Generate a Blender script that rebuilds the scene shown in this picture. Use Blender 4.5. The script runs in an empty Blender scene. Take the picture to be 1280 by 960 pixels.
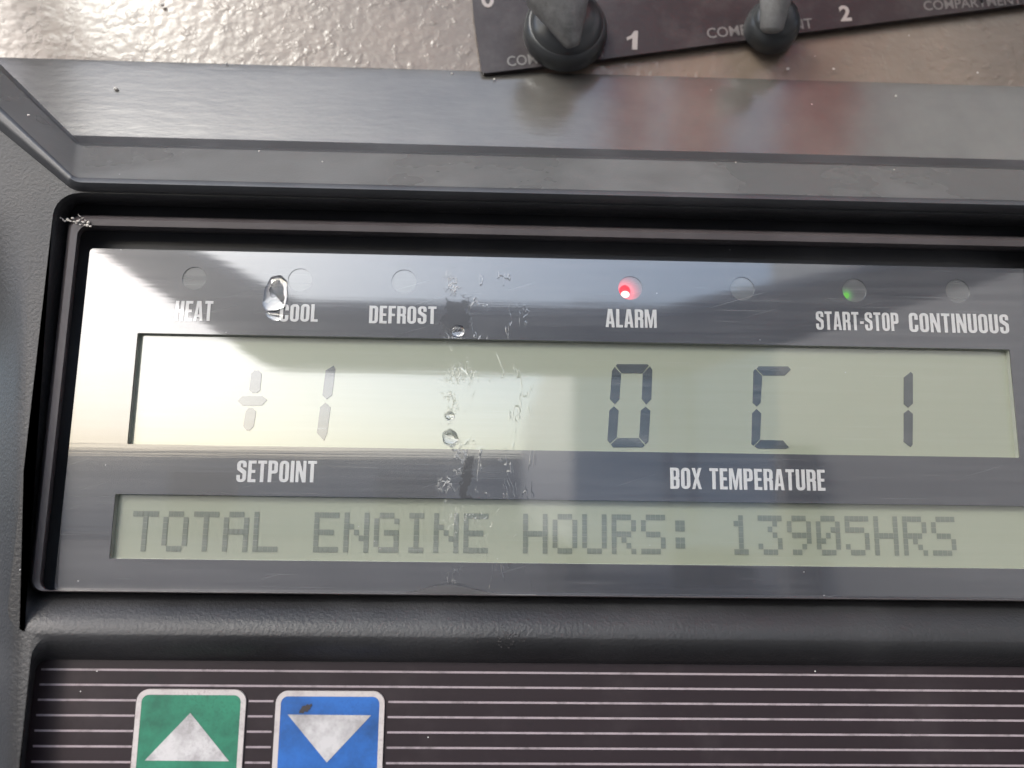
import bpy, math, random
from mathutils import Vector, Matrix
from mathutils.geometry import tessellate_polygon
random.seed(7)
S = bpy.context.scene
R = math.radians

# ------------------------------------------------------------------ camera
F = 967.0                       # focal length in pixels of a 1280 px wide frame
PITCH, YAW, ROLL = R(9.33), R(1.59), R(0.744)
fw = Vector((math.sin(YAW)*math.cos(PITCH), math.cos(YAW)*math.cos(PITCH), math.sin(PITCH)))
rt0 = Vector((math.cos(YAW), -math.sin(YAW), 0)); up0 = rt0.cross(fw)
rt = rt0*math.cos(ROLL) + up0*math.sin(ROLL); up = -rt0*math.sin(ROLL) + up0*math.cos(ROLL)
CAM = -fw*0.116
cd = bpy.data.cameras.new('camera'); cam = bpy.data.objects.new('camera', cd)
S.collection.objects.link(cam); S.camera = cam
cam.matrix_world = Matrix(((rt.x, up.x, -fw.x, CAM.x), (rt.y, up.y, -fw.y, CAM.y), (rt.z, up.z, -fw.z, CAM.z), (0, 0, 0, 1)))
cd.sensor_width = 36; cd.lens = 36*F/1280; cd.clip_start = .002; cd.clip_end = 4000
cd.dof.use_dof = True; cd.dof.focus_distance = .1165; cd.dof.aperture_fstop = 15

# ------------------------------------------------------------------ light
SUN_AZ, SUN_EL = R(-34), R(36)          # azimuth from the outward normal (-Y), negative = camera left
to_sun = Vector((math.sin(SUN_AZ)*math.cos(SUN_EL), -math.cos(SUN_AZ)*math.cos(SUN_EL), math.sin(SUN_EL)))
w = bpy.data.worlds.new('World'); S.world = w; w.use_nodes = True
nt = w.node_tree; bg = nt.nodes['Background']
sky = nt.nodes.new('ShaderNodeTexSky'); sky.sky_type = 'NISHITA'; sky.sun_disc = False
sky.sun_elevation = SUN_EL
sky.sun_rotation = math.atan2(to_sun.x, to_sun.y)
sky.air_density = 1.0; sky.dust_density = 3.2; sky.ozone_density = 3.0
nt.links.new(sky.outputs[0], bg.inputs[0]); bg.inputs[1].default_value = .15
sl = bpy.data.lights.new('sun', 'SUN'); so = bpy.data.objects.new('sun', sl); S.collection.objects.link(so)
sl.energy = .8; sl.angle = R(12); sl.color = (1, .96, .9)
so.rotation_euler = to_sun.to_track_quat('Z', 'Y').to_euler(); so.location = to_sun*2
S.view_settings.view_transform = 'Standard'; S.view_settings.look = 'None'
S.view_settings.gamma = 1; S.view_settings.exposure = 1.75
S.render.engine = 'CYCLES'

# ------------------------------------------------------------------ helpers
def P(px, py, y=0.0):
    """point on the plane Y=y that the photograph shows at pixel px,py"""
    d = rt*((px-640)/F) + up*((480-py)/F) + fw
    return CAM + d*((y-CAM.y)/d.y)
def reflect_to(px, py, n, d0):
    """point where the ray mirrored in the display at px,py meets the plane n.p = d0"""
    p = P(px, py); d = (p-CAM); d.y = -d.y
    return p + d*((d0-n.dot(p))/n.dot(d))

def mesh(name, verts, faces, m, parent=None, smooth=None, root=None):
    me = bpy.data.meshes.new(name); me.from_pydata([tuple(v) for v in verts], [], faces); me.update()
    ob = bpy.data.objects.new(name, me); S.collection.objects.link(ob)
    if m: me.materials.append(m)
    if smooth is not None:
        for p in me.polygons: p.use_smooth = True
        me.set_sharp_from_angle(angle=R(smooth))
    if parent:
        ob.parent = parent
        ob.matrix_parent_inverse = Matrix.Translation(parent.location).inverted()
    return ob
def fixnormals(ob):
    import bmesh
    b = bmesh.new(); b.from_mesh(ob.data); bmesh.ops.recalc_face_normals(b, faces=b.faces); b.to_mesh(ob.data); b.free()
def empty(name, loc=(0, 0, 0)):
    o = bpy.data.objects.new(name, None); S.collection.objects.link(o); o.location = loc; o.empty_display_size = .01
    return o
def tag(o, label=None, cat=None, group=None, kind=None):
    if label: o['label'] = label
    if cat: o['category'] = cat
    if group: o['group'] = group
    if kind: o['kind'] = kind
    return o

def rounded(pts, seg=4):
    """pts: (x,z[,r]) -> rounded outline"""
    out = []; n = len(pts)
    for i, p in enumerate(pts):
        r = p[2] if len(p) > 2 else 0
        c = Vector(p[:2])
        if r <= 0: out.append(c); continue
        a = Vector(pts[i-1][:2])-c; b = Vector(pts[(i+1) % n][:2])-c
        la, lb = a.length, b.length; a.normalize(); b.normalize()
        ang = a.angle(b)/2
        t = min(r/math.tan(ang), la*.49, lb*.49)
        p0, p2 = c+a*t, c+b*t
        for k in range(seg+1):
            s = k/seg
            out.append(p0*(1-s)**2 + c*(2*s*(1-s)) + p2*s*s) if seg < 3 else out.append(_arc(c, a, b, t, ang, s))
    return out
def _arc(c, a, b, t, half, s):
    m = (a+b)
    if m.length < 1e-9: return c + a*t*(1-s) + b*t*s
    m.normalize(); rr = t*math.tan(half); o = c + m*(rr/math.sin(half))
    v0 = (c+a*t)-o; v1 = (c+b*t)-o
    ang = v0.angle(v1) if v0.length > 0 else 0
    if ang < 1e-6: return c+a*t
    return o + v0*(math.sin((1-s)*ang)/math.sin(ang)) + v1*(math.sin(s*ang)/math.sin(ang))

def flat(contours_sets, y):
    """sets of [outer, hole...] 2D outlines -> verts, faces in plane Y=y facing -Y"""
    V, Fc = [], []
    for cs in contours_sets:
        base = len(V)
        tri = tessellate_polygon([[Vector((p[0], p[1], 0)) for p in c] for c in cs])
        for c in cs: V += [Vector((p[0], y, p[1])) for p in c]
        for t in tri:
            a, b, c = [V[base+i] for i in t]
            nrm = (b-a).cross(c-a)
            Fc.append(tuple(base+i for i in (t if nrm.y < 0 else t[::-1])))
    return V, Fc
def slab(contours_sets, y0, y1, back=False):
    """same outlines as a solid from y0 (front) to y1 (back)"""
    V, Fc = flat(contours_sets, y0); V2 = [Vector((v.x, y1, v.z)) for v in V]
    n = len(V); F2 = list(Fc) + ([tuple(i+n for i in t[::-1]) for t in Fc] if back else [])
    b = 0
    for cs in contours_sets:
        for c in cs:
            m = len(c)
            for i in range(m):
                j = (i+1) % m
                F2.append((b+i, n+b+i, n+b+j, b+j))
            b += m
    return V+V2, F2
def loft(rings, close=True):
    """rings: list of lists of 3D points, equal counts"""
    n = len(rings[0]); V = [p for r in rings for p in r]; Fc = []
    for k in range(len(rings)-1):
        for i in range(n if close else n-1):
            j = (i+1) % n
            Fc.append((k*n+i, k*n+j, (k+1)*n+j, (k+1)*n+i))
    return V, Fc
def ringat(pts, y): return [Vector((p[0], y, p[1])) for p in pts]
def sphere(c, r, seg=20, rings=12, sy=1, sz=1, zmin=None):
    V, Fc = [], []
    for i in range(rings+1):
        th = math.pi*i/rings
        for j in range(seg):
            ph = 2*math.pi*j/seg
            V.append(Vector((c.x+r*math.sin(th)*math.cos(ph), c.y+r*sy*math.cos(th), c.z+r*sz*math.sin(th)*math.sin(ph))))
    for i in range(rings):
        for j in range(seg):
            k = (j+1) % seg
            Fc.append((i*seg+j, i*seg+k, (i+1)*seg+k, (i+1)*seg+j))
    return V, Fc
def lathe(profile, origin, axis, seg=28):
    """profile: (radius, distance along axis)"""
    axis = axis.normalized(); u = axis.orthogonal().normalized(); v = axis.cross(u)
    rings = [[origin + axis*h + (u*math.cos(2*math.pi*j/seg)+v*math.sin(2*math.pi*j/seg))*r for j in range(seg)] for r, h in profile]
    return loft(rings)
def box(a, b):
    x0, y0, z0 = a; x1, y1, z1 = b
    V = [Vector(p) for p in ((x0,y0,z0),(x1,y0,z0),(x1,y1,z0),(x0,y1,z0),(x0,y0,z1),(x1,y0,z1),(x1,y1,z1),(x0,y1,z1))]
    return V, [(0,3,2,1),(4,5,6,7),(0,1,5,4),(1,2,6,5),(2,3,7,6),(3,0,4,7)]
def join(*vf):
    V, Fc = [], []
    for v, f in vf:
        b = len(V); V += v; Fc += [tuple(b+i for i in q) for q in f]
    return V, Fc

# ------------------------------------------------------------------ materials
class Mat:
    def __init__(s, name, color=(.5, .5, .5), rough=.5, **kw):
        s.m = bpy.data.materials.new(name); s.m.use_nodes = True; s.nt = s.m.node_tree
        s.b = s.nt.nodes['Principled BSDF']; s.b.inputs['Base Color'].default_value = (*color, 1)
        s.b.inputs['Roughness'].default_value = rough
        for k, v in kw.items(): s.b.inputs[k.replace('_', ' ')].default_value = v
        s.tc = s.nt.nodes.new('ShaderNodeTexCoord'); s.last_bump = None
    def n(s, t, **kw):
        x = s.nt.nodes.new(t)
        for k, v in kw.items(): setattr(x, k, v)
        return x
    def L(s, a, b): s.nt.links.new(a, b)
    def noise(s, scale, detail=3, rough=.5, stretch=(1, 1, 1), dist=0, off=(0, 0, 0)):
        mp = s.n('ShaderNodeMapping'); s.L(s.tc.outputs['Object'], mp.inputs[0])
        mp.inputs['Scale'].default_value = stretch; mp.inputs['Location'].default_value = off
        x = s.n('ShaderNodeTexNoise'); x.inputs['Scale'].default_value = scale; x.inputs['Detail'].default_value = detail
        x.inputs['Roughness'].default_value = rough; x.inputs['Distortion'].default_value = dist
        s.L(mp.outputs[0], x.inputs['Vector']); return x.outputs['Fac']
    def ramp(s, val, lo, hi, a=0., b=1.):
        x = s.n('ShaderNodeMapRange'); x.inputs[1].default_value = lo; x.inputs[2].default_value = hi
        x.inputs[3].default_value = a; x.inputs[4].default_value = b; s.L(val, x.inputs[0]); return x.outputs[0]
    def math(s, op, a, b=None, clamp=False):
        x = s.n('ShaderNodeMath', operation=op, use_clamp=clamp)
        for i, q in enumerate((a, b)):
            if q is None: continue
            if isinstance(q, (int, float)): x.inputs[i].default_value = q
            else: s.L(q, x.inputs[i])
        return x.outputs[0]
    def mix(s, fac, a, b):
        x = s.n('ShaderNodeMix', data_type='RGBA')
        if isinstance(fac, (int, float)): x.inputs[0].default_value = fac
        else: s.L(fac, x.inputs[0])
        for i, q in ((6, a), (7, b)):
            if isinstance(q, tuple): x.inputs[i].default_value = (*q, 1)
            else: s.L(q, x.inputs[i])
        return x.outputs[2]
    def color(s, sock): s.L(sock, s.b.inputs['Base Color'])
    def rough(s, sock): s.L(sock, s.b.inputs['Roughness'])
    def bump(s, h, dist, strength=1, coat=False):
        x = s.n('ShaderNodeBump'); x.inputs['Strength'].default_value = strength; x.inputs['Distance'].default_value = dist
        s.L(h, x.inputs['Height'])
        if s.last_bump: s.L(s.last_bump, x.inputs['Normal'])
        s.last_bump = x.outputs[0]; s.L(x.outputs[0], s.b.inputs['Normal'])
        if coat: s.L(x.outputs[0], s.b.inputs['Coat Normal'])
    def specks(s, base, scale=260, thr=.035, col=(.5, .5, .48)):
        """sparse dust specks over a colour"""
        v = s.n('ShaderNodeTexVoronoi'); v.inputs['Scale'].default_value = scale; s.L(s.tc.outputs['Object'], v.inputs['Vector'])
        d = s.math('LESS_THAN', v.outputs['Distance'], thr)
        sel = s.math('GREATER_THAN', s.noise(scale*.4, 1), .56)
        return s.mix(s.math('MULTIPLY', d, sel), base, col)

def dirty_gloss(M, base, coat=1., dust=.1, dustcol=(.42, .42, .42)):
    """clear overlay surface: wiped dust streaks, fine horizontal scratches, glossy coat"""
    st = M.noise(900, 3, .6, (.03, 1, 1)); st2 = M.noise(3500, 2, .6, (.012, 1, 1), off=(.3, 0, 0))
    blotch = M.noise(45, 4, .6)
    f = M.math('MULTIPLY', M.ramp(st, .35, .75), M.ramp(blotch, .3, .75)); f = M.math('MULTIPLY', f, dust)
    scr = M.math('MULTIPLY', M.ramp(st2, .66, .74), .10)
    c = M.mix(M.math('ADD', f, scr), base, dustcol)
    c = M.specks(c, 420, .038, (.26, .26, .26))
    sp_ = M.n('ShaderNodeSeparateXYZ'); M.L(M.tc.outputs['Object'], sp_.inputs[0])
    xa = M.math('ADD', sp_.outputs[0], M.ramp(M.noise(180, 4, .7), 0, 1, -.003, .003))
    reg = M.ramp(M.math('ABSOLUTE', M.math('SUBTRACT', xa, P(612, 500).x)), .0045, .0075, 1, 0)
    core = M.ramp(M.math('ABSOLUTE', M.math('SUBTRACT', xa, P(566, 500).x)), .0006, .0024, 1, 0)
    iso = M.noise(330, 3, .6, (1, 1, .32), .6, off=(.07, 0, .03)); ln = M.ramp(M.math('ABSOLUTE', M.math('SUBTRACT', iso, .5)), .0, .016, 1, 0)
    iso2 = M.noise(900, 3, .65, (1, 1, .5), .3); ln2 = M.ramp(M.math('ABSOLUTE', M.math('SUBTRACT', iso2, .5)), .0, .03, 1, 0)
    brk = M.ramp(M.noise(260, 3, .6, off=(.5, .1, 0)), .47, .60)
    marks = M.math('MULTIPLY', M.math('MAXIMUM', M.math('MULTIPLY', ln, reg), M.math('MULTIPLY', ln2, core)), brk)
    dv_ = M.n('ShaderNodeMapping'); dv_.inputs['Rotation'].default_value = (0, R(17), 0); M.L(M.tc.outputs['Object'], dv_.inputs[0])
    dn_ = M.n('ShaderNodeTexNoise'); dn_.inputs['Scale'].default_value = 1; dn_.inputs['Detail'].default_value = 2
    dm_ = M.n('ShaderNodeMapping'); dm_.inputs['Scale'].default_value = (40, 1, 4200); M.L(dv_.outputs[0], dm_.inputs[0]); M.L(dm_.outputs[0], dn_.inputs['Vector'])
    diag = M.math('MULTIPLY', M.ramp(dn_.outputs['Fac'], .70, .76), .10)
    c = M.mix(M.math('MULTIPLY', marks, .22), c, (.20, .20, .19)); c = M.mix(diag, c, dustcol)
    M.color(c); M.bump(marks, .000016, .8, True)
    M.b.inputs['Coat Weight'].default_value = coat
    M.b.inputs['Coat IOR'].default_value = 1.92
    r = M.ramp(M.math('ADD', M.math('MULTIPLY', st, .5), M.math('MULTIPLY', blotch, .5)), .3, .7, .015, .07); M.L(r, M.b.inputs['Coat Roughness'])
    M.bump(M.noise(1400, 2, .5, (.02, 1, 1)), .000004, .6, True)
    M.bump(M.noise(30, 2, .5, (1, 1, 1)), .00004, .5, True)
    M.b.inputs['Specular IOR Level'].default_value = .7; M.b.inputs['Roughness'].default_value = .26
    M.b.inputs['Coat Tint'].default_value = (1, 1, 1, 1)

def plastic(name, col, scale=1500, depth=.00006, rough=.5):
    M = Mat(name, col, rough)
    n = M.noise(scale, 3, .6); big = M.noise(35, 4, .6)
    M.color(M.specks(M.mix(M.ramp(big, .45, .8), col, tuple(min(1, c*1.6+.01) for c in col)), 300, .03, (.3, .3, .3)))
    M.rough(M.ramp(big, .3, .7, rough-.08, rough+.1)); M.bump(n, depth, .9)
    return M
m_house = plastic('black textured plastic', (.019, .019, .020), 2100, .0001, .42); m_house.b.inputs['Specular IOR Level'].default_value = .36
m_frame = plastic('black smooth plastic', (.034, .034, .036), 2500, .00002, .38)
m_bezel = plastic('worn brown black bezel', (.050, .042, .043), 1800, .00002, .45)
m_lip = plastic('satin grey black lip', (.082, .082, .081), 1900, .00002, .28)

M = Mat('printed black faceplate', (.02, .02, .024), .35); m_face = M
# the strip where the film has lifted off: rough, no gloss
sx = M.n('ShaderNodeSeparateXYZ'); M.L(M.tc.outputs['Object'], sx.inputs[0])
dirty_gloss(M, (.03, .031, .036), 1.0, .12)
edge = M.noise(330, 5, .8); xx = M.math('ADD', sx.outputs[0], M.ramp(edge, .2, .8, -.0021, .0021))
cx = P(571, 390).x
inx = M.math('LESS_THAN', M.math('ABSOLUTE', M.math('SUBTRACT', xx, cx)), .0018)
zz = M.math('ADD', sx.outputs[2], M.ramp(M.noise(420, 5, .8, off=(.2, .7, .1)), .2, .8, -.0022, .0022))
inz = M.math('MULTIPLY', M.math('GREATER_THAN', zz, P(571, 417).z), M.math('LESS_THAN', zz, P(571, 374).z))
in2 = M.math('MULTIPLY', M.math('GREATER_THAN', zz, P(571, 626).z), M.math('LESS_THAN', zz, P(571, 572).z))
xs = M.math('SUBTRACT', xx, M.math('MULTIPLY', M.math('ABSOLUTE', M.math('SUBTRACT', sx.outputs[2], P(571, 600).z)), .35))
inx2 = M.math('LESS_THAN', M.math('ABSOLUTE', M.math('SUBTRACT', xs, P(577, 600).x)), .0009)
bare = M.math('MAXIMUM', M.math('MULTIPLY', inx, inz), M.math('MULTIPLY', inx2, in2))
M.L(M.math('SUBTRACT', 1.0, M.math('MULTIPLY', bare, .85)), M.b.inputs['Coat Weight'])
cl = M.b.inputs['Base Color'].links[0].from_socket; M.color(M.mix(bare, cl, (.018, .018, .021)))

M = Mat('white print', (.36, .36, .36), .4); m_print = M
dirty_gloss(M, (.34, .34, .335), 1.0, .2)
M = Mat('olive liquid crystal backing', (.19, .20, .155), .4); m_lcd = M
dirty_gloss(M, (.185, .20, .15), 1.0, .16, (.3, .3, .28))
M = Mat('dark lit segments', (.045, .055, .06), .4); m_seg = M
dirty_gloss(M, (.024, .030, .032), 1.0, .2)
M = Mat('faint matrix dots', (.09, .1, .085), .4); m_dot = M
dirty_gloss(M, (.092, .105, .083), 1.0, .2)
M = Mat('display well wall', (.24, .25, .21), .5); m_well = M
M = Mat('indicator lens', (.06, .063, .062), .4); m_lens = M
dirty_gloss(M, (.055, .057, .058), 1.0, .15)

def emis(name, col, st):
    M = Mat(name, (.02, .0, .0), .4); M.b.inputs['Emission Color'].default_value = (*col, 1); M.b.inputs['Emission Strength'].default_value = st
    return M
m_red = emis('lit red lamp', (1, .035, .06), .42); m_redcore = emis('lit red core', (1, .42, .40), .9); m_green = emis('lit green lamp', (.16, .75, .10), .2)

M = Mat('keypad membrane', (.022, .017, .019), .45, Specular_IOR_Level=.35); m_key = M
b_ = M.mix(M.ramp(M.noise(60, 5, .65), .5, .75), (.015, .0095, .0115), (.030, .023, .025))
b_ = M.mix(M.ramp(M.noise(170, 4, .7, off=(1, 2, 3)), .62, .72, 0, .8), b_, (.01, .008, .009))
M.color(M.specks(b_, 330, .035)); M.bump(M.noise(1600, 2), .00002, .5)
M = Mat('keypad stripe print', (.26, .22, .23), .45); m_stripe = M
M.color(M.mix(M.ramp(M.noise(300, 4, .7), .5, .72, 0, .7), (.25, .21, .225), (.07, .06, .06)))

def keycol(name, col, dark, lo=.42, hi=.68, mx=.85, sc=110):
    M = Mat(name, col, .42)
    a = M.ramp(M.noise(sc, 5, .7), lo, hi, 0, mx); g = M.ramp(M.noise(2600, 2, .7), .52, .66, 0, .55)
    patch = M.ramp(M.noise(48, 2, .5, off=(.2, .1, 0)), .42, .6)
    c = M.mix(a, col, dark); c = M.mix(M.math('MULTIPLY', g, patch), c, dark); M.color(c)
    M.bump(M.noise(1200, 3), .00002, .6); return M
m_green_key = keycol('green key print', (.022, .165, .098), (.012, .07, .045))
m_blue_key = keycol('blue key print', (.018, .10, .34), (.010, .045, .14))
m_white_key = keycol('worn white arrow', (.42, .41, .41), (.09, .08, .08), .44, .66, .75)
m_border_key = keycol('off white key border', (.40, .37, .36), (.16, .13, .13), .5, .75, .6, 300)
m_grime = Mat('black tar smear', (.03, .025, .025), .5)

# beige orange-peel paint
M = Mat('beige orange peel paint', (.30, .25, .205), .28); m_beige = M
M.color(M.specks(M.mix(M.ramp(M.noise(40, 4, .6), .35, .7), (.140, .106, .081), (.10, .078, .061)), 240, .03, (.6, .6, .58)))
M.bump(M.noise(430, 1.5, .5, (1, 1, 1.25), 0), .0004, .6); M.bump(M.ramp(M.noise(520, 2, .5, off=(.4, .2, .1)), .56, .75), .00016, .6)
M.b.inputs['Coat Weight'].default_value = .35; M.b.inputs['Coat Roughness'].default_value = .2; M.b.inputs['Specular IOR Level'].default_value = .35
M = Mat('grey satin sill', (.10, .10, .098), .25); m_sill = M
M.color(M.specks(M.mix(M.ramp(M.noise(60, 4, .6), .35, .7), (.085, .079, .070), (.055, .051, .046)), 240, .03, (.6, .6, .58)))
M.bump(M.noise(700, 3, .6, (.25, 1, 1)), .00008, .6, True)
M.b.inputs['Coat Weight'].default_value = .6; M.b.inputs['Coat IOR'].default_value = 1.65; M.b.inputs['Coat Roughness'].default_value = .17
m_switchplate = Mat('dark brown switch plate', (.028, .022, .023), .4)
M = m_switchplate; M.color(M.mix(M.ramp(M.noise(140, 4, .7), .45, .75), (.017, .011, .012), (.038, .031, .031))); M.b.inputs['Specular IOR Level'].default_value = .3; M.bump(M.noise(500, 3, .6, (.5, 1, 1)), .0002, .5)
m_knob = Mat('dark knob rubber', (.03, .031, .032), .3)
m_lever = Mat('dull silver lever', (.2, .2, .2), .5); m_lever.color(m_lever.mix(m_lever.ramp(m_lever.noise(300, 5, .7), .4, .7), (.19, .185, .18), (.09, .087, .083)))
m_faded = Mat('faded grey lettering', (.11, .10, .096), .5); m_number = Mat('white numeral', (.24, .21, .195), .5)

M = Mat('water', (1, 1, 1), .0, IOR=1.33); M.b.inputs['Transmission Weight'].default_value = 1; m_water = M
M = Mat('dried film flake', (.3, .3, .3), .12, Alpha=.6); m_flake = M
M = Mat('pale residue', (.45, .42, .38), .7); m_res = M
M.bump(M.noise(1500, 3), .0002, 1)
# open cover pane
M = Mat('clear scratched cover sheet', (.8, .8, .8), .1); m_pane = M
out = M.nt.nodes['Material Output']; tr = M.n('ShaderNodeBsdfTransparent'); tr.inputs[0].default_value = (.93, .95, .95, 1)
mx = M.n('ShaderNodeMixShader'); mx.inputs[0].default_value = .13; M.L(tr.outputs[0], mx.inputs[1]); M.L(M.b.outputs[0], mx.inputs[2])
tl = M.n('ShaderNodeBsdfTranslucent'); tl.inputs[0].default_value = (.7, .72, .72, 1); M.L(tl.outputs[0], mx.inputs[2])
M.L(mx.outputs[0], out.inputs[0])
m_rim = plastic('blue grey cover rim', (.10, .108, .135), 1500, .00002, .4)
def thin(name, col):
    M = Mat(name, col, .5); t = M.n('ShaderNodeBsdfTranslucent'); t.inputs[0].default_value = (*col, 1); x = M.n('ShaderNodeMixShader'); x.inputs[0].default_value = .7
    M.L(M.b.outputs[0], x.inputs[1]); M.L(t.outputs[0], x.inputs[2]); M.L(x.outputs[0], M.nt.nodes['Material Output'].inputs[0]); return M
m_added_redtape = thin('red translucent sticker', (.75, .03, .03)); m_orange = thin('orange translucent sticker', (.8, .20, .08))

# ------------------------------------------------------------------ lettering
s_, w_ = .165, .43
GL = {
 'H': (w_, [[(0,0),(s_,0),(s_,.43),(w_-s_,.43),(w_-s_,0),(w_,0),(w_,1),(w_-s_,1),(w_-s_,.57),(s_,.57),(s_,1),(0,1)]]),
 'E': (.36, [[(0,0),(.36,0),(.36,.14),(s_,.14),(s_,.43),(.33,.43),(.33,.57),(s_,.57),(s_,.86),(.36,.86),(.36,1),(0,1)]]),
 'F': (.35, [[(0,0),(s_,0),(s_,.42),(.32,.42),(.32,.56),(s_,.56),(s_,.86),(.35,.86),(.35,1),(0,1)]]),
 'L': (.34, [[(0,0),(.34,0),(.34,.14),(s_,.14),(s_,1),(0,1)]]),
 'T': (.40, [[(.12,0),(.28,0),(.28,.86),(.40,.86),(.40,1),(0,1),(0,.86),(.12,.86)]]),
 'I': (s_, [[(0,0),(s_,0),(s_,1),(0,1)]]),
 'A': (.46, [[(0,0),(.15,0),(.172,.19),(.288,.19),(.31,0),(.46,0),(.335,1),(.125,1)], [(.188,.32),(.272,.32),(.23,.78)]]),
 'N': (.46, [[(0,0),(.14,0),(.14,.55),(.30,0),(.46,0),(.46,1),(.32,1),(.32,.45),(.16,1),(0,1)]]),
 'M': (.60, [[(0,0),(.135,0),(.135,.66),(.245,0),(.355,0),(.465,.66),(.465,0),(.60,0),(.60,1),(.41,1),(.30,.4),(.19,1),(0,1)]]),
 'O': (w_, [[(0,0,.19),(w_,0,.19),(w_,1,.19),(0,1,.19)], [(s_,.14,.05),(w_-s_,.14,.05),(w_-s_,.86,.05),(s_,.86,.05)]]),
 'C': (w_, [[(0,0,.19),(w_,0,.19),(w_,.38),(w_-s_,.38),(w_-s_,.14,.05),(s_,.14,.05),(s_,.86,.05),(w_-s_,.86,.05),(w_-s_,.64),(w_,.64),(w_,1,.19),(0,1,.19)]]),
 'S': (w_, [[(0,.33),(0,0,.19),(w_,0,.19),(w_,.51,.13),(s_,.70,.07),(s_,.87,.05),(w_-s_,.87,.05),(w_-s_,.69),(w_,.69),(w_,1,.19),(0,1,.19),(0,.58,.13),(w_-s_,.39,.07),(w_-s_,.13,.05),(s_,.13,.05),(s_,.33)]]),
 'D': (w_, [[(0,0),(w_,0,.18),(w_,1,.18),(0,1)], [(s_,.14),(w_-s_,.14,.06),(w_-s_,.86,.06),(s_,.86)]]),
 'P': (w_, [[(0,0),(s_,0),(s_,.40),(w_,.40,.16),(w_,1,.16),(0,1)], [(s_,.54),(w_-s_,.54,.05),(w_-s_,.87,.05),(s_,.87)]]),
 'R': (w_, [[(0,0),(s_,0),(s_,.42),(w_-s_,.42,.06),(w_-s_,0),(w_,0),(w_,.44,.07),(w_-.05,.5,.03),(w_,.56,.07),(w_,1,.16),(0,1)], [(s_,.56),(w_-s_,.56,.05),(w_-s_,.87,.05),(s_,.87)]]),
 'B': (w_, [[(0,0),(w_,0,.15),(w_,.46,.06),(w_-.05,.51,.03),(w_,.56,.06),(w_,1,.15),(0,1)], [(s_,.14),(w_-s_,.14,.05),(w_-s_,.43,.05),(s_,.43)], [(s_,.57),(w_-s_,.57,.05),(w_-s_,.87,.05),(s_,.87)]]),
 'U': (w_, [[(0,1),(0,0,.19),(w_,0,.19),(w_,1),(w_-s_,1),(w_-s_,.14,.05),(s_,.14,.05),(s_,1)]]),
 'X': (.45, [[(0,0),(.15,0),(.225,.3),(.30,0),(.45,0),(.31,.5),(.45,1),(.30,1),(.225,.7),(.15,1),(0,1),(.14,.5)]]),
 '-': (.2, [[(0,.36),(.2,.36),(.2,.5),(0,.5)]]),
}
def word(text, a, b, top, y, m, parent, label):
    """text from pixel a (baseline left) to pixel b (baseline right); top = pixel height"""
    A, B = P(*a, y), P(*b, y); Tp = P(a[0], a[1]-top, y); H = Tp.z-A.z
    gap = .07; W = 0
    for ch in text: W += .30 if ch == ' ' else GL[ch][0]+gap
    W -= gap; k = (B.x-A.x)/W; x = 0; sets = []
    slope = (B.z-A.z)/(B.x-A.x)
    for ch in text:
        if ch == ' ': x += .30; continue
        gw, cs = GL[ch]
        sets.append([[(A.x+(x+q.x)*k, A.z+q.y*H+(x*k)*slope) for q in rounded(c)] for c in cs]); x += gw+gap
    ob = mesh('lettering', *flat(sets, y), m, parent); ob['label'] = label
    return ob

# ------------------------------------------------------------------ THE CONTROLLER
root = empty('refrigeration_controller', (0, 0, -.075))
tag(root, 'black plastic transport fridge controller with a cloudy display reading total engine hours', 'controller')

def rect(pxL, pxB, pxR, pxT, y, r=0.0, seg=6):
    """rectangle through pixel lines: L at mid height, B/T at image centre"""
    x0 = P(pxL[0], pxL[1], y).x; x1 = P(pxR[0], pxR[1], y).x; z0 = P(640, pxB, y).z; z1 = P(640, pxT, y).z
    return rounded([(x0, z0, r), (x1, z0, r), (x1, z1, r), (x0, z1, r)], seg)
YF = -.0038                                    # front plane of the housing
# --- display opening (holds bezel and faceplate)
def fill(*c): return c
RX = (1315, 500)
disp = [  # L, B, R, T, depth, radius
 ((28, 600), 796, (1345, 500), 254, YF, .0035),
 ((31, 600), 786, (1341, 500), 256, YF+.0003, .0033),
 ((35, 600), 776, (1337, 500), 259, YF+.0009, .003),
 ((39, 600), 766, (1334, 500), 262, YF+.0018, .0027),
 ((43, 600), 757, (1332, 500), 265, YF+.0028, .0024),
 ((49, 600), 750, (1331, 500), 268, YF+.0038, .002),
 ((50, 600), 745, (1330, 500), 268, YF+.0047, .0018),
 ((51, 600), 744, (1330, 500), 268, .0035, .0018)]
drings = [ringat(rect(*d[:4], 0 if False else d[4], d[5]), d[4]) for d in disp]
# --- keypad opening
kp = [((30, 900), 1120, (1345, 900), 799, YF, .003),
      ((32, 900), 1118, (1343, 900), 806, YF+.0004, .0029),
      ((34, 900), 1116, (1341, 900), 813, YF+.0011, .0028),
      ((35, 900), 1114, (1337, 900), 820, YF+.0021, .0025),
      ((37, 900), 1111, (1334, 900), 827, YF+.0034, .0022),
      ((38, 900), 1108, (1333, 900), 831, .001, .0012)]
kp = [((L, B, Rr, T, y, r)) for L, B, Rr, T, y, r in kp]
krings = [ringat(rect(*d[:5], d[5]), d[4]) for d in kp]
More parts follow.
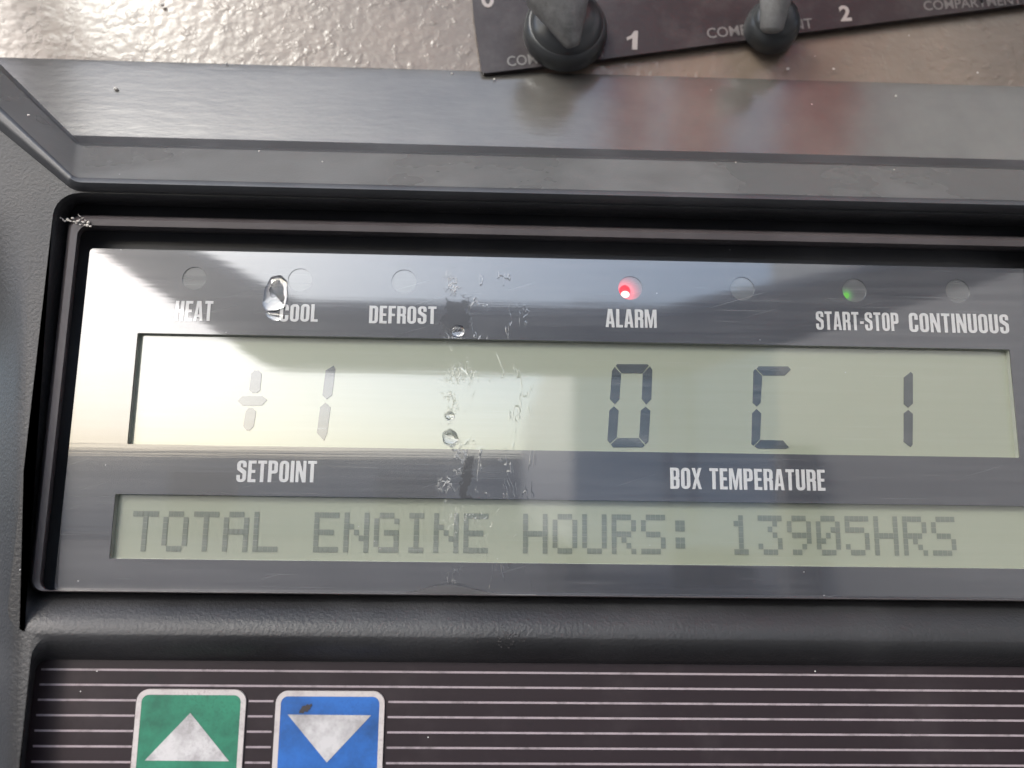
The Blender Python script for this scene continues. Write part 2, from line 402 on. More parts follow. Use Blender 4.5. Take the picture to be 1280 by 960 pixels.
# --- upper opening with chamfered lower corners
def upper(bot, cham, y, r, seg=5):
    """bot: pixel y of the bottom edge at x=640; cham: two pixels on the chamfer line; y: depth"""
    zb = P(640, bot, y).z
    a, b = P(*cham[0], y), P(*cham[1], y)
    d = Vector((b.x-a.x, b.z-a.z)); t = (zb-a.z)/d.y
    c0 = Vector((a.x+d.x*t, zb)); zt = .115
    c1 = Vector((max(-.175, c0.x-(.06)), 0)); c1.y = zb + (c1.x-c0.x)*d.y/d.x
    xr = .125
    return rounded([(c0.x, zb, r), (xr, zb, r), (xr+.03, zb+.045, .01), (xr+.03, zt, .005), (c1.x, zt, .005), (c1.x, c1.y, .01)], seg)
up_spec = [  # bottom px, chamfer px pair, depth, radius
 (252, ((0, 163), (108, 252)), YF, .0040),
 (247, ((0, 153), (107, 246)), YF-.0012, .0036),
 (241, ((0, 142), (104, 238)), YF-.0018, .0030),
 (236, ((0, 135), (101, 230)), YF-.0015, .0026),
]
urings = [ringat(upper(b, c, y, r), y) for b, c, y, r in up_spec]
lip_spec = [(235, ((0, 133), (101, 229)), YF-.0012, .0024), (196, ((0, 88), (108, 193)), .0035, .0020)]
lrings = [ringat(upper(b, c, y, r), y) for b, c, y, r in lip_spec]
back_spec = [(194, ((0, 86), (108, 190)), .0042, .0020), (192, ((0, 80), (112, 188)), .012, .002)]
brings = [ringat(upper(b, c, y, r), y) for b, c, y, r in back_spec]

pe0, pe1 = P(38, 254, YF), P(38-(1040-254)*.026, 1040, YF)
outer = [Vector((pe1.x, pe1.z)), Vector((pe1.x, -.105)), Vector((.15, -.105)), Vector((.20, .05)), Vector((.20, .135)), Vector((-.20, .135)), Vector((-.20, pe0.z)), Vector((pe0.x, pe0.z))]
V0, F0 = flat([[outer, [(p.x, p.z) for p in urings[0]], [(p.x, p.z) for p in drings[0]], [(p.x, p.z) for p in krings[0]]]], YF)
def inv(vf):  # orient so that walls face the opening / camera
    return vf
hs = join((V0, F0), loft(drings), loft(krings))
house = mesh('housing', *hs, m_house.m, root)
import bmesh
b = bmesh.new(); b.from_mesh(house.data); bmesh.ops.remove_doubles(b, verts=b.verts, dist=1e-6)
# outer skirt so that the housing has depth
edges = [e for e in b.edges if e.is_boundary and all(abs(v.co.y-YF) < 1e-6 for v in e.verts) and any(abs(v.co.x) > .12 or v.co.z < -.1 or v.co.z > .13 for v in e.verts) and
         all(any((Vector((v.co.x, v.co.z))-o).length < 1e-5 for o in outer) for v in e.verts)]
ex = bmesh.ops.extrude_edge_only(b, edges=edges)
for v in [g for g in ex['geom'] if isinstance(g, bmesh.types.BMVert)]: v.co.y = .03
bmesh.ops.recalc_face_normals(b, faces=b.faces); b.to_mesh(house.data); b.free()
for p in house.data.polygons: p.use_smooth = True
house.data.set_sharp_from_angle(angle=R(30))

fr = mesh('upper_frame', *loft(urings+[lrings[0]]), m_frame.m, root, 50)
lip = mesh('lip', *loft([lrings[0], lrings[1]]), m_lip.m, root, 30)
wall = mesh('recess_wall', *loft([lrings[1]]+brings), m_frame.m, root, 30)
# --- the front rolls back round the left edge
rb = []
for px, dy in ((38, .00001), (33, .00012), (27, .0004), (19, .0010), (9, .0019), (-6, .0032), (-60, .0085), (-200, .022)):
    col = []
    for j in range(17):
        py = 254 + (1040-254)*(j/16)**1.7; bl = min(1, (py-254)/190); bl = bl*bl*(3-2*bl)
        q = P(38 - (py-254)*.026, py, YF); u = P(39, py, YF).x-P(38, py, YF).x
        col.append(Vector((q.x+(px-38)*u, YF+dy*bl+.00001, q.z)))
    rb.append(col)
V, Fc = loft(rb, False)
o = mesh('side_edge', V, Fc, m_house.m, root, 60)
# --- bezel: thin worn frame inside the opening
bz = [((49.5, 600), 746, (1330, 500), 281, .0008, .0020), ((51, 600), 745, (1328, 500), 282.5, -.0016, .0020), ((54, 600), 744.5, (1325, 500), 286, -.0021, .0018),
      ((63, 600), 744, (1317, 500), 293.5, -.0019, .0016), ((66, 600), 743.5, (1314, 500), 297, -.0012, .0014), ((68, 600), 743, (1312, 500), 300, .0028, .0012)]
mesh('display_bezel', *loft([ringat(rect(*d[:5], d[5]), d[4]) for d in bz]), m_bezel.m, root, 35)
mesh('recess_floor', *flat([[rect((40, 600), 760, (1345, 500), 262, .003, .002)]], .003), m_frame.m, root)

# --- faceplate with two windows and seven round holes
def quad(l, b, r, t, y=0, rad=0.0): return rect(l, b, r, t, y, rad)
face_o = rect((82, 600), 744, (1306, 500), 322, 0, .0006)
win1 = rect((165, 490), 562.5, (1268, 500), 425, 0, .0002)
win2 = rect((140, 660), 704, (1298, 660), 624, 0, .0002)
leds = [((243, 348), 15), ((375, 350), 15), ((505, 352), 15.5), ((788, 360), 15), ((928, 361), 15), ((1068, 363), 15), ((1197, 364), 15)]
def circ(px, py, rpx, y=0, n=28):
    c = P(px, py, y); r = P(px+rpx, py, y).x-c.x
    return [(c.x+r*math.cos(2*math.pi*i/n), c.z+r*math.sin(2*math.pi*i/n)) for i in range(n)]
holes = [circ(*c, r) for c, r in leds]
face = mesh('faceplate', *slab([[face_o, win1, win2]+holes], 0, .0009), m_face.m, root)

# --- liquid crystal windows
YL = .0010
def window(name, w0, label):
    ring = w0
    c = Vector((sum(p[0] for p in ring)/len(ring), sum(p[1] for p in ring)/len(ring)))
    g = [((p[0]-c.x)*1.01+c.x, (p[1]-c.y)*1.04+c.y) for p in ring]
    ob = mesh(name, *slab([[g]], YL, YL+.001), m_lcd.m, root); ob['label'] = label
    wl = mesh('window_well', *loft([ringat([((p[0]-c.x)*.9995+c.x, (p[1]-c.y)*.999+c.y) for p in ring], .0001), ringat(ring, YL+.0002)]), m_well.m, ob)
    return ob
lcd1 = window('temperature_display', win1, 'upper olive display strip showing plus one and zero C one')
lcd2 = window('message_display', win2, 'lower olive display strip with dot matrix text')

def seg_sets(polys, y):  # polys given as pixel lists
    out = []
    for pl in polys:
        out.append([[(P(px, py, y).x, P(px, py, y).z) for px, py in pl]])
    return out
YS = YL-.00008
def digit(polys, label):
    o = mesh('digit', *slab(seg_sets(polys, YS), YS, YL-.00001), m_seg.m, lcd1); o['label'] = label
digit([[(314,467),(318,463),(323,463),(327,467),(325,488),(321,491),(315,491),(311.5,487)],
       [(297,501),(303,495),(328,495),(334,500),(327,507),(303,507)],
       [(307,514),(311,510),(316,510),(320,514),(317,533),(312,538),(308,538),(304,533)]], 'plus sign of three short segments')
digit([[(417,457),(419,461),(415,494),(408,499),(403,494),(407,463)],
       [(407,503),(413,509),(409,541),(405,551),(396,541),(400,509)]], 'numeral one beside the plus sign')
def z(*p): return [(730+x*.1458, 430+yy*.1458) for x, yy in p]
digit([z((285,172),(540,172),(556,182),(498,250),(322,250),(272,186)), z((262,196),(318,254),(303,470),(262,516),(222,472),(240,232)),
       z((566,190),(585,220),(576,470),(532,518),(494,470),(503,254)), z((256,534),(296,570),(280,800),(222,850),(200,825),(216,570)),
       z((528,538),(568,572),(552,835),(530,858),(472,800),(486,570)), z((288,806),(468,806),(520,868),(500,886),(250,886),(230,860))], 'large numeral zero')
def z5(*p): return [(840+x*.34375, 280+yy*.34375) for x, yy in p]
digit([z5((315,517),(422,518),(432,529),(410,551),(330,550),(308,526)), z5((303,527),(328,552),(322,650),(308,663),(293,650),(296,535)),
       z5((307,672),(324,688),(320,782),(296,806),(288,800),(291,688)), z5((322,785),(404,787),(425,812),(412,818),(312,816),(300,808))], 'letter C of four segments')
digit([z5((868,538),(876,545),(876,652),(859,668),(843,655),(843,558)), z5((859,676),(876,690),(875,802),(868,811),(842,792),(843,688))], 'numeral one at the right end')

DOT = {'T': ['11111','00100','00100','00100','00100','00100','00100'], 'O': ['01110','10001','10001','10001','10001','10001','01110'],
 'A': ['01110','10001','10001','11111','10001','10001','10001'], 'L': ['10000']*6+['11111'], 'E': ['11111','10000','10000','11110','10000','10000','11111'],
 'N': ['10001','10001','11001','10101','10011','10001','10001'], 'G': ['01110','10001','10000','10111','10001','10001','01111'],
 'I': ['01110','00100','00100','00100','00100','00100','01110'], 'H': ['10001','10001','10001','11111','10001','10001','10001'],
 'U': ['10001']*6+['01110'], 'R': ['11110','10001','10001','11110','10100','10010','10001'], 'S': ['01111','10000','10000','01110','00001','00001','11110'],
 ':': ['00000','01100','01100','00000','01100','01100','00000'], '1': ['00100','01100','00100','00100','00100','00100','01110'],
 '3': ['11111','00010','00100','00010','00001','10001','01110'], '9': ['01110','10001','10001','01111','00001','00010','01100'],
 '0': ['01110','10001','10011','10101','11001','10001','01110'], '5': ['11111','10000','11110','00001','00001','10001','01110']}
text = 'TOTAL ENGINE HOURS: 13905HRS'
A = P(167, 638.5, YS); B = P(1163, 645.5, YS); pitch = (B.x-A.x)/27; dx = pitch/6.0
Hh = P(640, 642, YS).z-P(640, 692, YS).z; dz = Hh/7
for i, ch in enumerate(text):
    if ch == ' ': continue
    sets = []; x0 = A.x+i*pitch; z0 = A.z+(B.z-A.z)*i/27
    for r, row in enumerate(DOT[ch]):
        for c, bit in enumerate(row):
            if bit == '1':
                xa = x0+c*dx; za = z0-r*dz; g = .03
                sets.append([[(xa+g*dx, za-dz*(1-g)), (xa+dx*(1-g), za-dz*(1-g)), (xa+dx*(1-g), za-dz*g), (xa+dx*g, za-dz*g)]])
    o = mesh('matrix_character', *flat(sets, YS), m_dot.m, lcd2)
    o['label'] = ('colon' if ch == ':' else ('numeral ' if ch.isdigit() else 'letter ')+ch) + ' in grey dots'

# --- printed words
YT = -.00006
word('HEAT', (218, 401), (265, 401), 25, YT, m_print.m, face, 'white word HEAT, partly lost in glare')
word('COOL', (349, 402), (397, 402), 22, YT, m_print.m, face, 'white word COOL beside a water drop')
word('DEFROST', (461, 404), (545, 405), 22, YT, m_print.m, face, 'white word DEFROST')
word('ALARM', (757, 409), (821, 410), 23, YT, m_print.m, face, 'white word ALARM')
word('START-STOP', (1020.5, 412), (1124, 414), 23, YT, m_print.m, face, 'white words START-STOP')
word('CONTINUOUS', (1137, 415), (1262, 417), 24, YT, m_print.m, face, 'white word CONTINUOUS')
word('SETPOINT', (295, 602.5), (395, 603), 27, YT, m_print.m, face, 'white word SETPOINT')
word('BOX TEMPERATURE', (838, 611), (1032, 613.5), 26.5, YT, m_print.m, face, 'white words BOX TEMPERATURE')

# --- indicator lamps
def lit_lens(name, pt, col, rad, st):
    M = Mat(name, (.06, .06, .06), .4); dirty_gloss(M, (.055, .057, .058), 1.0, .15)
    v = M.n('ShaderNodeVectorMath', operation='DISTANCE'); M.L(M.tc.outputs['Object'], v.inputs[0]); v.inputs[1].default_value = pt
    f = M.math('POWER', M.ramp(v.outputs['Value'], 0, rad, 1, 0), 2.2)
    M.b.inputs['Emission Color'].default_value = (*col, 1); M.L(M.math('MULTIPLY', f, st), M.b.inputs['Emission Strength']); return M
names = ['pale round lens above the word HEAT', 'pale round lens above the word COOL', 'pale round lens above the word DEFROST', 'round lens glowing red above the word ALARM',
         'pale round lens right of the red one, without a word', 'round lens with a small green glow above START-STOP', 'dark round lens above the word CONTINUOUS']
for k, ((c, r), nm) in enumerate(zip(leds, names)):
    cc = circ(*c, r*1.02, 0)
    ctr = P(*c, 0); rings = []
    ml = m_lens
    if k == 3: ml = lit_lens('lens lit red', P(780, 366, .0001), (1, .02, .03), .0034, .75)
    if k == 5: ml = lit_lens('lens lit green', P(1058, 369, .0001), (.16, .8, .10), .0016, .22)
    lens = mesh('indicator_lamp', *slab([[cc]], .00012, .0008), ml.m, root); lens['label'] = nm
    if k in (3, 5):
        px, py = (782, 364) if k == 3 else (1060.5, 368)
        R0 = ctr.xz if hasattr(ctr, 'xz') else Vector((ctr.x, ctr.z))
        rad = (Vector(cc[0])-Vector((ctr.x, ctr.z))).length*.985
        def clipc(px, py, rx, rz, y):
            q = P(px, py, y); u = P(px+1, py, y).x-q.x; pts = []
            for i in range(28):
                a = 2*math.pi*i/28; v = Vector((q.x+u*rx*math.cos(a), q.z+u*rz*math.sin(a)))-Vector((ctr.x, ctr.z))
                if v.length > rad: v = v.normalized()*rad
                pts.append((v.x+ctr.x, v.y+ctr.z))
            return pts
        if k == 3:
            mesh('glow', *slab([[clipc(781, 364, 7, 8, .0000)]], .00004, .0001), m_red.m, lens)
            mesh('filament', *flat([[clipc(781.5, 368, 5.5, 4.5, 0)]], -.00002), m_redcore.m, lens)
        else:
            mesh('glow', *slab([[clipc(1058, 369, 3.5, 3.5, 0)]], .00004, .0001), m_green.m, lens)

# --- keypad
key = mesh('keypad', *slab([[rect((20, 900), 1125, (1350, 900), 815, .0002, .002)]], .0002, .0015), m_key.m, root)
YK = .0002
stripes = []
top0, dzs = P(640, 839, YK).z, None
z_a = P(600, 840.5, YK).z; step = (P(600, 840.5, YK).z-P(600, 954.3, YK).z)/6
xl = P(47, 880, YK).x; xr_ = .110
bt = [(170, 312, 862), (343, 486, 864)]
bx = [(P(168, 900, YK).x, P(309.5, 900, YK).x), (P(340.5, 900, YK).x, P(484.5, 900, YK).x)]
ztop = P(325, 861, YK).z; thick = P(600, 840, YK).z-P(600, 842.6, YK).z
for i in range(14):
    zc = z_a-i*step
    spans = [(xl, xr_)] if zc > ztop else [(xl, bx[0][0]), (bx[0][1], bx[1][0]), (bx[1][1], xr_)]
    for a, c in spans: stripes.append([[(a, zc-thick/2), (c, zc-thick/2), (c, zc+thick/2), (a, zc+thick/2)]])
mesh('stripe_print', *flat(stripes, YK-.00005), m_stripe.m, key)

def button(L, Rr, T, colmat, arrow_px, label, lab2, smear=False):
    y1 = -.0001
    x0, x1 = P(L, 900, y1).x, P(Rr, 900, y1).x; z1 = P((L+Rr)/2, T, y1).z; z0 = z1-(x1-x0)*1.02
    r = .0016
    o = rounded([(x0, z0, r), (x1, z0, r), (x1, z1, r), (x0, z1, r)], 6); g = (x1-x0)*.047
    i = rounded([(x0+g, z0+g, r*.6), (x1-g, z0+g, r*.6), (x1-g, z1-g, r*.6), (x0+g, z1-g, r*.6)], 6)
    bt = mesh('button', *join(slab([[i]], y1, YK)), colmat.m, root); bt['label'] = label
    mesh('button_border', *slab([[o, i]], y1-.00003, YK), m_border_key.m, bt)
    pts = [(P(px, py, y1).x, P(px, py, y1).z) for px, py in arrow_px]
    ar = mesh('arrow', *flat([[pts]], y1-.00005), m_white_key.m, bt); ar['label'] = lab2
    if smear:
        sp = [(374,891.5),(374.6,888),(376.5,885.6),(377.6,883),(380.5,881.6),(382,882.2),(384.2,879.8),(386.4,881),(389.6,879.3),(390.2,882),(388,884.2),(388.3,886),(385.4,887.4),(384.6,889.8),(381,889.2),(379,891.8),(376.4,891)]
        mesh('tar_smear', *slab([[[(P(px, py, y1).x, P(px, py, y1).z) for px, py in sp]]], y1-.00008, y1-.00004), m_grime.m, bt)
button(168.5, 306, 862, m_green_key, [(181, 950.5), (286.5, 951.5), (238, 891)], 'green key with a white arrow pointing up', 'white triangle pointing up')
button(343.5, 480, 864, m_blue_key, [(359.5, 893), (464, 894), (408.5, 953)], 'blue key with a white arrow pointing down', 'white triangle pointing down', True)

# ------------------------------------------------------------------ upper recess: sill and painted panel
def strip(pxs, x0, x1, n=40):
    rows = []
    for py, y in pxs:
        zc = P(640, py, y).z; rows.append([Vector((x0+(x1-x0)*i/n, y, zc)) for i in range(n+1)])
    return loft(rows[::-1], False)
sill = mesh('sill', *strip([(184, .0095), (178, .0098), (104, .0128), (90, .0138)], -.17, .16), m_sill.m, root, 40)
mesh('shadow_strip', *strip([(212, .0042), (183, .0096)], -.17, .16), m_frame.m, root, 40)  # dark strip that stands for the shadow line below the sill
YB = .014
pn = empty('painted_panel', (0, YB, P(640, 95, YB).z))
tag(pn, 'beige orange peel painted panel behind the upper recess', 'panel')
zb = P(640, 97, YB).z
mesh('panel_sheet', *slab([[[(-.19, zb), (.19, zb), (.19, .13), (-.19, .13)]]], YB, YB+.002), m_beige.m, pn)

# switch plate with two toggle switches
YW = .0125
sp = empty('switch_plate', P(940, 50, YW)); tag(sp, 'tilted dark switch plate lettered COMPARTMENT with two toggle levers', 'switch plate')
pl = [(602, 92), (760, 73), (1000, 41), (1400, -10), (1400, -140), (585, -60), (592, 20)]
mesh('plate', *slab([[rounded([(P(*q, YW).x, P(*q, YW).z, .0008) for q in pl], 3)]], YW, YW+.001), m_switchplate.m, sp)
def ftext(body, px, py, hpx, ang, m, sx=1.0, label=None, bold=0):
    cu = bpy.data.curves.new('t', 'FONT'); cu.body = body; cu.size = 1; cu.offset = bold; cu.resolution_u = 3
    to = bpy.data.objects.new('t', cu); S.collection.objects.link(to)
    dg = bpy.context.evaluated_depsgraph_get(); me = bpy.data.meshes.new_from_object(to.evaluated_get(dg))
    bpy.data.objects.remove(to)
    q = P(px, py, YW-.0001); h = (P(px, py-hpx, YW).z-P(px, py, YW).z)/.73
    Mx = Matrix.Translation(q) @ Matrix.Rotation(ang, 4, 'Y') @ Matrix.Diagonal((h*sx, 1, h, 1)) @ Matrix.Rotation(R(90), 4, 'X')
    me.transform(Mx); me.materials.clear(); me.materials.append(m.m); me.name = 'lettering'
    o = bpy.data.objects.new('lettering', me); S.collection.objects.link(o); o.parent = sp
    o.matrix_parent_inverse = Matrix.Translation(sp.location).inverted(); o['label'] = label or body
ftext('COMPARTMENT', 634, 83, 13, R(-8), m_faded, .88, 'faded word COMPARTMENT under the first lever', .01)
n1 = [(783, 47), (789, 44), (793, 38.5), (797.5, 38.5), (796.5, 62), (790, 62), (790.5, 47.5), (784, 50.5)]
o = mesh('lettering', *flat(seg_sets([n1], YW-.0001), YW-.0001), m_number.m, sp); o['label'] = 'numeral 1'
ftext('COMPARTMENT', 884, 48, 13, R(-8), m_faded, .95, 'faded word COMPARTMENT under the second lever', .01)
ftext('2', 1051, 26, 19, R(-6), m_number, 1, 'numeral 2', .03)
ftext('COMPARTMENT', 1155, 13, 12, R(-6), m_faded, .95, 'faded word COMPARTMENT at the right end', .01)
ftext('0', 602, 9, 22, R(-6), m_number, 1, 'numeral 0 at the left end', .02)
def toggle(px, py, rpx, root_px, tip, r0, r1, label):
    c = P(px, py, YW); r = P(px+rpx, py, YW).x-c.x
    base = mesh('toggle_switch', *lathe([(0, -.0062), (r*.35, -.0060), (r*.62, -.0053), (r*.66, -.0049), (r*.72, -.0048), (r*.84, -.0038), (r*.86, -.0034), (r*.9, -.0033), (r*.98, -.002), (r, -.001), (r, .0)], c, Vector((0, 1, 0))), m_knob.m, sp, 50)
    base['label'] = label
    o = P(*root_px, YW-.006); t = P(*tip, YW-.011); ax = t-o; Lh = ax.length
    mesh('lever', *lathe([(0, -.0002), (r*r0*.7, 0), (r*r0, Lh*.04), (r*r1, Lh*.6), (r*r1*1.05, Lh*.92), (r*r1*.7, Lh), (0, Lh*1.02)], o, ax), m_lever.m, base, 50)
toggle(706, 42, 52, (716, 58), (688, -50), .2, .75, 'left toggle switch, its bright lever leaning up and left')
toggle(962, 38, 33, (964, 40), (978, -60), .4, .62, 'right toggle switch on a round dark boss')

# ------------------------------------------------------------------ water, film and residue on the face
def drop(pts, h, y, name='water_drop', m=m_water.m, label='', cat='drop', group=None):
    o2 = rounded([(P(a+random.uniform(-.8, .8), b_+random.uniform(-.8, .8), y).x, P(a, b_+random.uniform(-.8, .8), y).z, .0006) for a, b_ in pts], 5)
    c = Vector((sum(p[0] for p in o2)/len(o2), sum(p[1] for p in o2)/len(o2)))
    rings = []
    for s in (1, .96, .88, .75, .55, .3, .05):
        rings.append([Vector((c.x+(p[0]-c.x)*s, y-h*math.sqrt(max(0, 1-s*s)), c.y+(p[1]-c.y)*s)) for p in o2])
    V, Fc = loft(rings); n = len(o2); Fc.append(tuple(range(len(V)-n, len(V)))); Fc.append(tuple(range(n))[::-1])
    o = mesh(name, V, Fc, m, None, 60); fixnormals(o)
    me = o.data; org = Vector((c.x, y, c.y)); me.transform(Matrix.Translation(-org)); o.location = org
    tag(o, label, cat, group); return o
drop([(328,380),(331,362),(339,347),(351,344),(359,352),(360,370),(356,384),(345,389),(332,389)], .0006, -.00012, label='largest water drop, clinging beside the word COOL')
drop([(330,390),(345,389),(356,393),(352,399),(343,402),(334,397)], .0003, -.00012, label='flat water bead under the largest drop, left of COOL')
drop([(563,409),(571,404),(581,408),(581,418),(573,422),(564,419)], .0004, -.00012, label='bright water drop at the top edge of the upper display')
drop([(552,541),(562,535),(570,540),(574,550),(566,558),(555,555)], .00022, YS-.0001, label='water bead low on the upper display, the larger of two')
drop([(553,517),(566,513),(569,521),(560,527)], .00018, YS-.0001, label='small water bead above the larger one on the upper display')
# lifted sliver of film at the bottom edge of the faceplate
fl = []
for i in range(25):
    t = i/24; px = 470+t*200; h = math.exp(-((t-.45)/.2)**2)
    q0 = P(px, 744, -.0002); q1 = P(px, 743-12*h, -.0002-.0018*h); fl.append((q0, q1))
o = mesh('film_edge', *loft([[a for a, _ in fl], [b_ for _, b_ in fl]], False), m_flake.m, None, 60)
tag(o, 'lifted clear sliver of film at the bottom edge of the display', 'film')
# crumbs of residue on the bezel corner
def crumbs(spots, name, label, cat, y):
    parts = []
    for px, py, r in spots:
        c = P(px, py, y); u = P(px+r, py, y).x-c.x; parts.append(sphere(c, u, 8, 6, .6, random.uniform(.5, .9)))
    V, Fc = join(*parts); o = mesh(name, V, Fc, m_res.m, None, 80); tag(o, label, cat); return o
random.seed(3)
random.seed(5)
o = crumbs([(random.gauss(630, 9), random.gauss(796, 6), random.uniform(.5, 1.2)) for i in range(46)], 'grime_smudge', 'patch of small black flecks on the ridge under the display', 'grime', YF-.00002)
o.data.materials[0] = m_grime.m
random.seed(3)
crumbs([(76+i*1.9+random.uniform(-1, 1), 272+random.uniform(-3, 3)+(i/18)*8, random.uniform(1.0, 2.4)) for i in range(20)]+[(98+i*1.5, 268+i*1.4+random.uniform(-1, 1), random.uniform(.6, 1.2)) for i in range(9)],
       'residue', 'crumbly pale residue on the upper left corner of the bezel', 'residue', -.0022)

# dust grains lying on the face, counted
random.seed(11)
gr = bpy.data.materials.new('g')
grain_pts = [(203, 6, 3), (145, 111, 3), (283, 79, 1.6), (324, 189, 1.4), (391, 80, 1.3), (565, 92, 1.5), (618, 99, 1.6), (36, 144, 2), (985, 86, 2.2), (1042, 86, 1.6), (1120, 120, 1.6), (403, 202, 1.2), (430, 239, 1.3),
             (920, 203, 1.2), (1118, 212, 1.2)]
proto = None
for i, (px, py, r) in enumerate(grain_pts):
    y = YB-.0006 if py < 95 else (.006 if py < 185 else -.001)
    if py < 185 and py >= 95: y = .0132-(py-100)/83*.007-.0006
    if (px, py) == (36, 144): y = -.006
    c = P(px, py, y); u = P(px+r, py, y).x-c.x
    V, Fc = sphere(Vector((0, 0, 0)), u, 8, 6, .6, .8)
    o = mesh('dust_grain', V, Fc, m_res.m, None, 80); o.location = c
    tag(o, 'tiny pale dust grain in the upper recess', 'dust grain', 'dust grains in the upper recess')

# ------------------------------------------------------------------ the opened clear cover above and behind the camera (seen mirrored in the display)
hz, fy, fz = .185, -.22, .0
pF = reflect_to(640, 468, Vector((0, 1, 0)), -.22)      # front edge of the rim
fz = pF.z
nrm = Vector((0, hz-fz, .22)).normalized()*1.0          # plane through hinge (y=0,z=hz) and front edge
nrm = Vector((0, -(hz-fz), .22)).normalized(); nrm = Vector((0, fz-hz, .22)); nrm.normalize(); d0 = nrm.dot(Vector((0, 0, hz)))
def lp(px, py): return reflect_to(px, py, nrm, d0)
e = Vector((0, -.22, fz-hz)).normalized()               # outward along the cover
o_ = Vector((0, 0, hz))
def uv(p): q = p-o_; return (p.x, q.dot(e))
Lf, Lb = uv(lp(300, 436)), uv(lp(135, 322)); Rf, Rb = uv(lp(950, 440)), uv(lp(1275, 340))
print('COVER', pF, Lf, Lb, Rf, Rb)
FL = .22/abs(e.y)
def lerp(a, b, v): t = (v-a[1])/(b[1]-a[1]) if abs(b[1]-a[1]) > 1e-6 else 0; return a[0]+(b[0]-a[0])*t
outer_c = [(lerp(Lf, Lb, FL), FL, .02), (lerp(Rf, Rb, FL), FL, .02), (lerp(Rf, Rb, .195), .195, .01), (lerp(Rf, Rb, .195), .0, .004), (lerp(Lf, Lb, .195), .0, .004), (lerp(Lf, Lb, .195), .195, .01)]
print(outer_c)
inn = .030
iL = uv(lp(335, 398)); iF = uv(lp(640, 392))
inner_c = [(outer_c[0][0]+.016, FL-.035, .012), (outer_c[1][0]-.016, FL-.035, .012), (outer_c[2][0]-.016, .185, .01), (outer_c[3][0]-.016, .015, .004), (outer_c[4][0]+.016, .015, .004), (outer_c[5][0]+.016, .185, .01)]
print('inner front v', iF[1], 'outer', FL)
inner_c[0] = (inner_c[0][0], iF[1], .012); inner_c[1] = (inner_c[1][0], iF[1], .012)
def cov(p2, h): return Vector((p2[0], 0, 0)) + o_ + e*p2[1] + nrm*h
def covslab(sets, h0, h1):
    V, Fc = slab(sets, 0, 1, True)
    return [cov((v.x, v.z), h0 if v.y == 0 else h1) for v in V], Fc
oc, ic = rounded(outer_c, 6), rounded(inner_c, 6)
cv = empty('open_cover', (0, 0, hz)); tag(cv, 'opened clear cover with a dark rim, hinged above the controller', 'cover')
o = mesh('cover_rim', *join(covslab([[oc, ic]], 0, .006)), m_rim.m, cv)

mesh('cover_sheet', *covslab([[ic]], .002, .0035), m_pane.m, cv)

# ground far below
g = mesh('ground', [(-400, -400, -1.5), (400, -400, -1.5), (400, 400, -1.5), (-400, 400, -1.5)], [(0, 1, 2, 3)], None)
M = Mat('asphalt', (.06, .06, .06), .9); M.color(M.mix(M.noise(3, 6, .6), (.04, .04, .042), (.08, .078, .075))); M.bump(M.noise(60, 4), .01, .6); g.data.materials.append(M.m)
tag(g, kind='structure')

# ------------------------------------------------------------------ added blockers opposite the controller, shaping what the glossy display reflects
GZ = -1.5
def build_box(a, b, m, name, parent): return mesh(name, *box(a, b), m, parent)
m_added_whouse = Mat('grey warehouse cladding', (.27, .28, .30), .7); M = m_added_whouse
wv = M.n('ShaderNodeTexWave'); wv.inputs['Scale'].default_value = 3; M.L(M.tc.outputs['Object'], wv.inputs[0]); M.bump(wv.outputs['Fac'], .04, .8)
m_dark = Mat('added dark roller door', (.04, .045, .05), .6); m_added_roofm = Mat('roof edge', (.10, .10, .11), .6)
zr = reflect_to(400, 566, Vector((0, 1, 0)), -42).z  # added low building, dims the bright horizon in the reflection
wh = empty('added_warehouse', (-15, -46, GZ)); tag(wh, 'low grey warehouse added across the yard to shape the reflection in the display', 'building')
build_box((-60, -60, GZ), (30, -42, zr-.3), m_added_whouse.m, 'added_wall', wh)
build_box((-60.3, -60.3, zr-.3), (30.3, -41.7, zr), m_added_roofm.m, 'added_roof', wh)
for i in range(7): build_box((-50+i*11, -42, GZ), (-46.5+i*11, -41.9, zr-1.0), m_dark.m, 'added_roller_door', wh)

m_added_trail = Mat('white added trailer panel', (.62, .63, .64), .4); m_rub = Mat('added tyre rubber', (.03, .03, .03), .8); m_steel = Mat('dark steel', (.06, .06, .065), .5)
xt = reflect_to(716, 510, Vector((0, 1, 0)), -9).x  # added trailer, gives the mid-bright part of the reflection
trl = empty('added_box_trailer', (xt+1.27, -15, GZ)); tag(trl, 'white box trailer added to shape the reflection at the right of the display', 'trailer')
bd = build_box((xt, -22.5, GZ+1.1), (xt+2.55, -9, GZ+4.0), m_added_trail.m, 'body', trl)
for k in (0, 1):
    dr = build_box((xt+.06+k*1.225, -9, GZ+1.25), (xt+1.265+k*1.225, -8.96, GZ+3.9), m_added_trail.m, 'added_rear_door', trl)
    build_box((xt+1.1+k*.28, -8.96, GZ+1.25), (xt+1.13+k*.28, -8.92, GZ+3.9), m_steel.m, 'added_locking_bar', dr)
build_box((xt+.1, -9.1, GZ+.5), (xt+2.45, -8.98, GZ+.62), m_steel.m, 'added_bumper', trl)
for k, yy in enumerate((-10.6, -11.9, -13.2)):
    for sx in (0, 2.2):
        mesh('added_wheel', *lathe([(0, 0), (.3, 0), (.5, .03), (.52, .17), (.5, .32), (.3, .35), (0, .35)], Vector((xt+sx, yy, GZ+.52)), Vector((1, 0, 0))), m_rub.m, trl, 40)

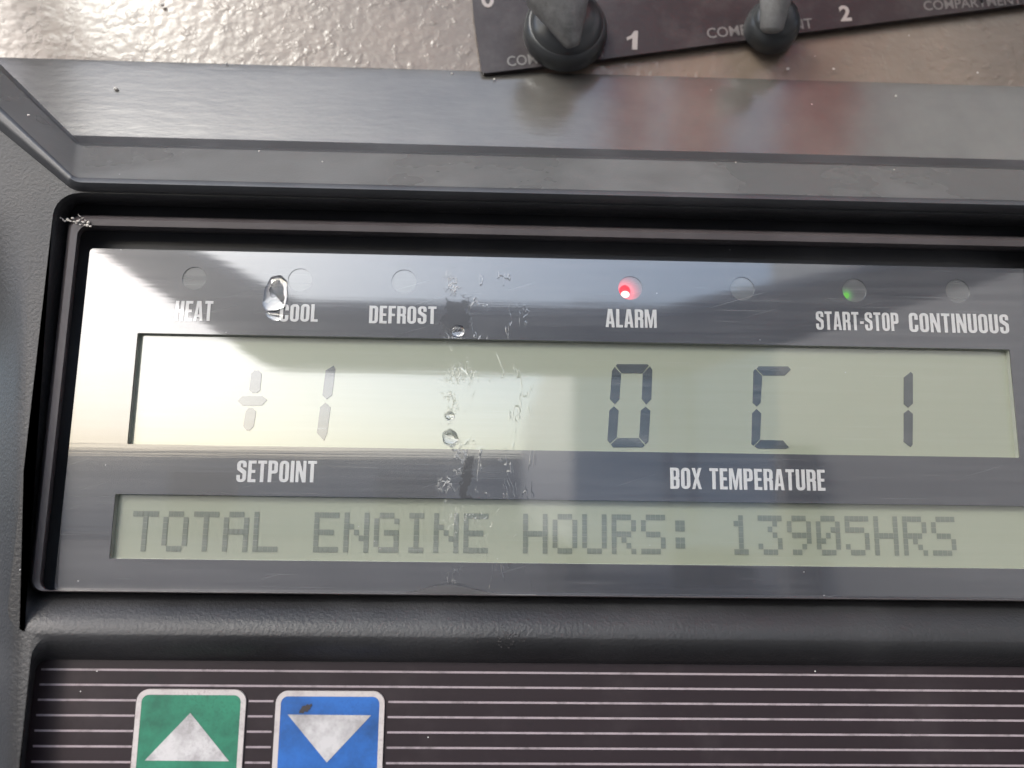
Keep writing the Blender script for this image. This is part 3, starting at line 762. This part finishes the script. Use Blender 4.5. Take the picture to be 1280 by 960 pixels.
m_added_door = Mat('grey painted added door', (.20, .20, .20), .5); M = m_added_door; M.bump(M.noise(300, 3), .0003, .5)
xd = reflect_to(972, 510, Vector((0, 1, 0)), -.75).x  # added door, darkens the reflection at right and bounces light back
dv = Vector((xd-.30, -.75+.05, 0)); dn = Vector((-dv.y, dv.x, 0)).normalized()*.03
def dpt(t, h, z): q = Vector((.30, -.05, 0))+dv*t+dn*h; return Vector((q.x, q.y, z))
def dbox(t0, t1, h0, h1, z0, z1):
    V = [dpt(t0,h0,z0),dpt(t1,h0,z0),dpt(t1,h1,z0),dpt(t0,h1,z0),dpt(t0,h0,z1),dpt(t1,h0,z1),dpt(t1,h1,z1),dpt(t0,h1,z1)]
    return V, [(0,3,2,1),(4,5,6,7),(0,1,5,4),(1,2,6,5),(2,3,7,6),(3,0,4,7)]
sd = empty('added_side_door', (.30, -.05, -.5)); tag(sd, 'unseen grey door added at the right to shape the display reflection and bounce light', 'door')
mesh('added_door_leaf', *dbox(0, 1, 0, 1, -.5, .6), m_added_door.m, sd)
mesh('added_door_handle', *dbox(.85, .9, -1, -.01, -.1, .05), m_steel.m, sd)
# stickers added to the cover for red and orange streaks reflected in the sill
nsill = None
p0, p1 = P(640, 183, .0095), P(640, 100, .0130); tv = Vector((0, p1.y-p0.y, p1.z-p0.z)).normalized(); nsill = Vector((0, -tv.z, tv.y))
def sill_to_cover(px, py):
    f = (183-py)/83; p = P(px, py, .0095+.0035*f); d = p-CAM; d = d-2*d.dot(nsill)*nsill
    return uv(p + d*((d0-nrm.dot(p))/nrm.dot(d)))
for x0, x1, ya, yb, m, nm in ((768, 812, 120, 182, m_added_redtape, 'narrow red sticker added for the sill reflection'), (843, 908, 128, 182, m_orange, 'wide orange sticker added for the sill reflection'), (985, 1066, 100, 180, m_added_redtape, 'wide red sticker added for the sill reflection')):
    a = sill_to_cover(x0, ya); b_ = sill_to_cover(x1, yb); print('added_sticker', a, b_)
    xs = sorted((a[0], b_[0])); vs = [vs_ for vs_ in (.022, .15)]
    o = mesh('added_sticker', *covslab([[[Vector((xs[0], vs[0])), Vector((xs[1], vs[0])), Vector((xs[1], vs[1])), Vector((xs[0], vs[1]))]]], .0012, .0018), m.m, cv); o['label'] = nm
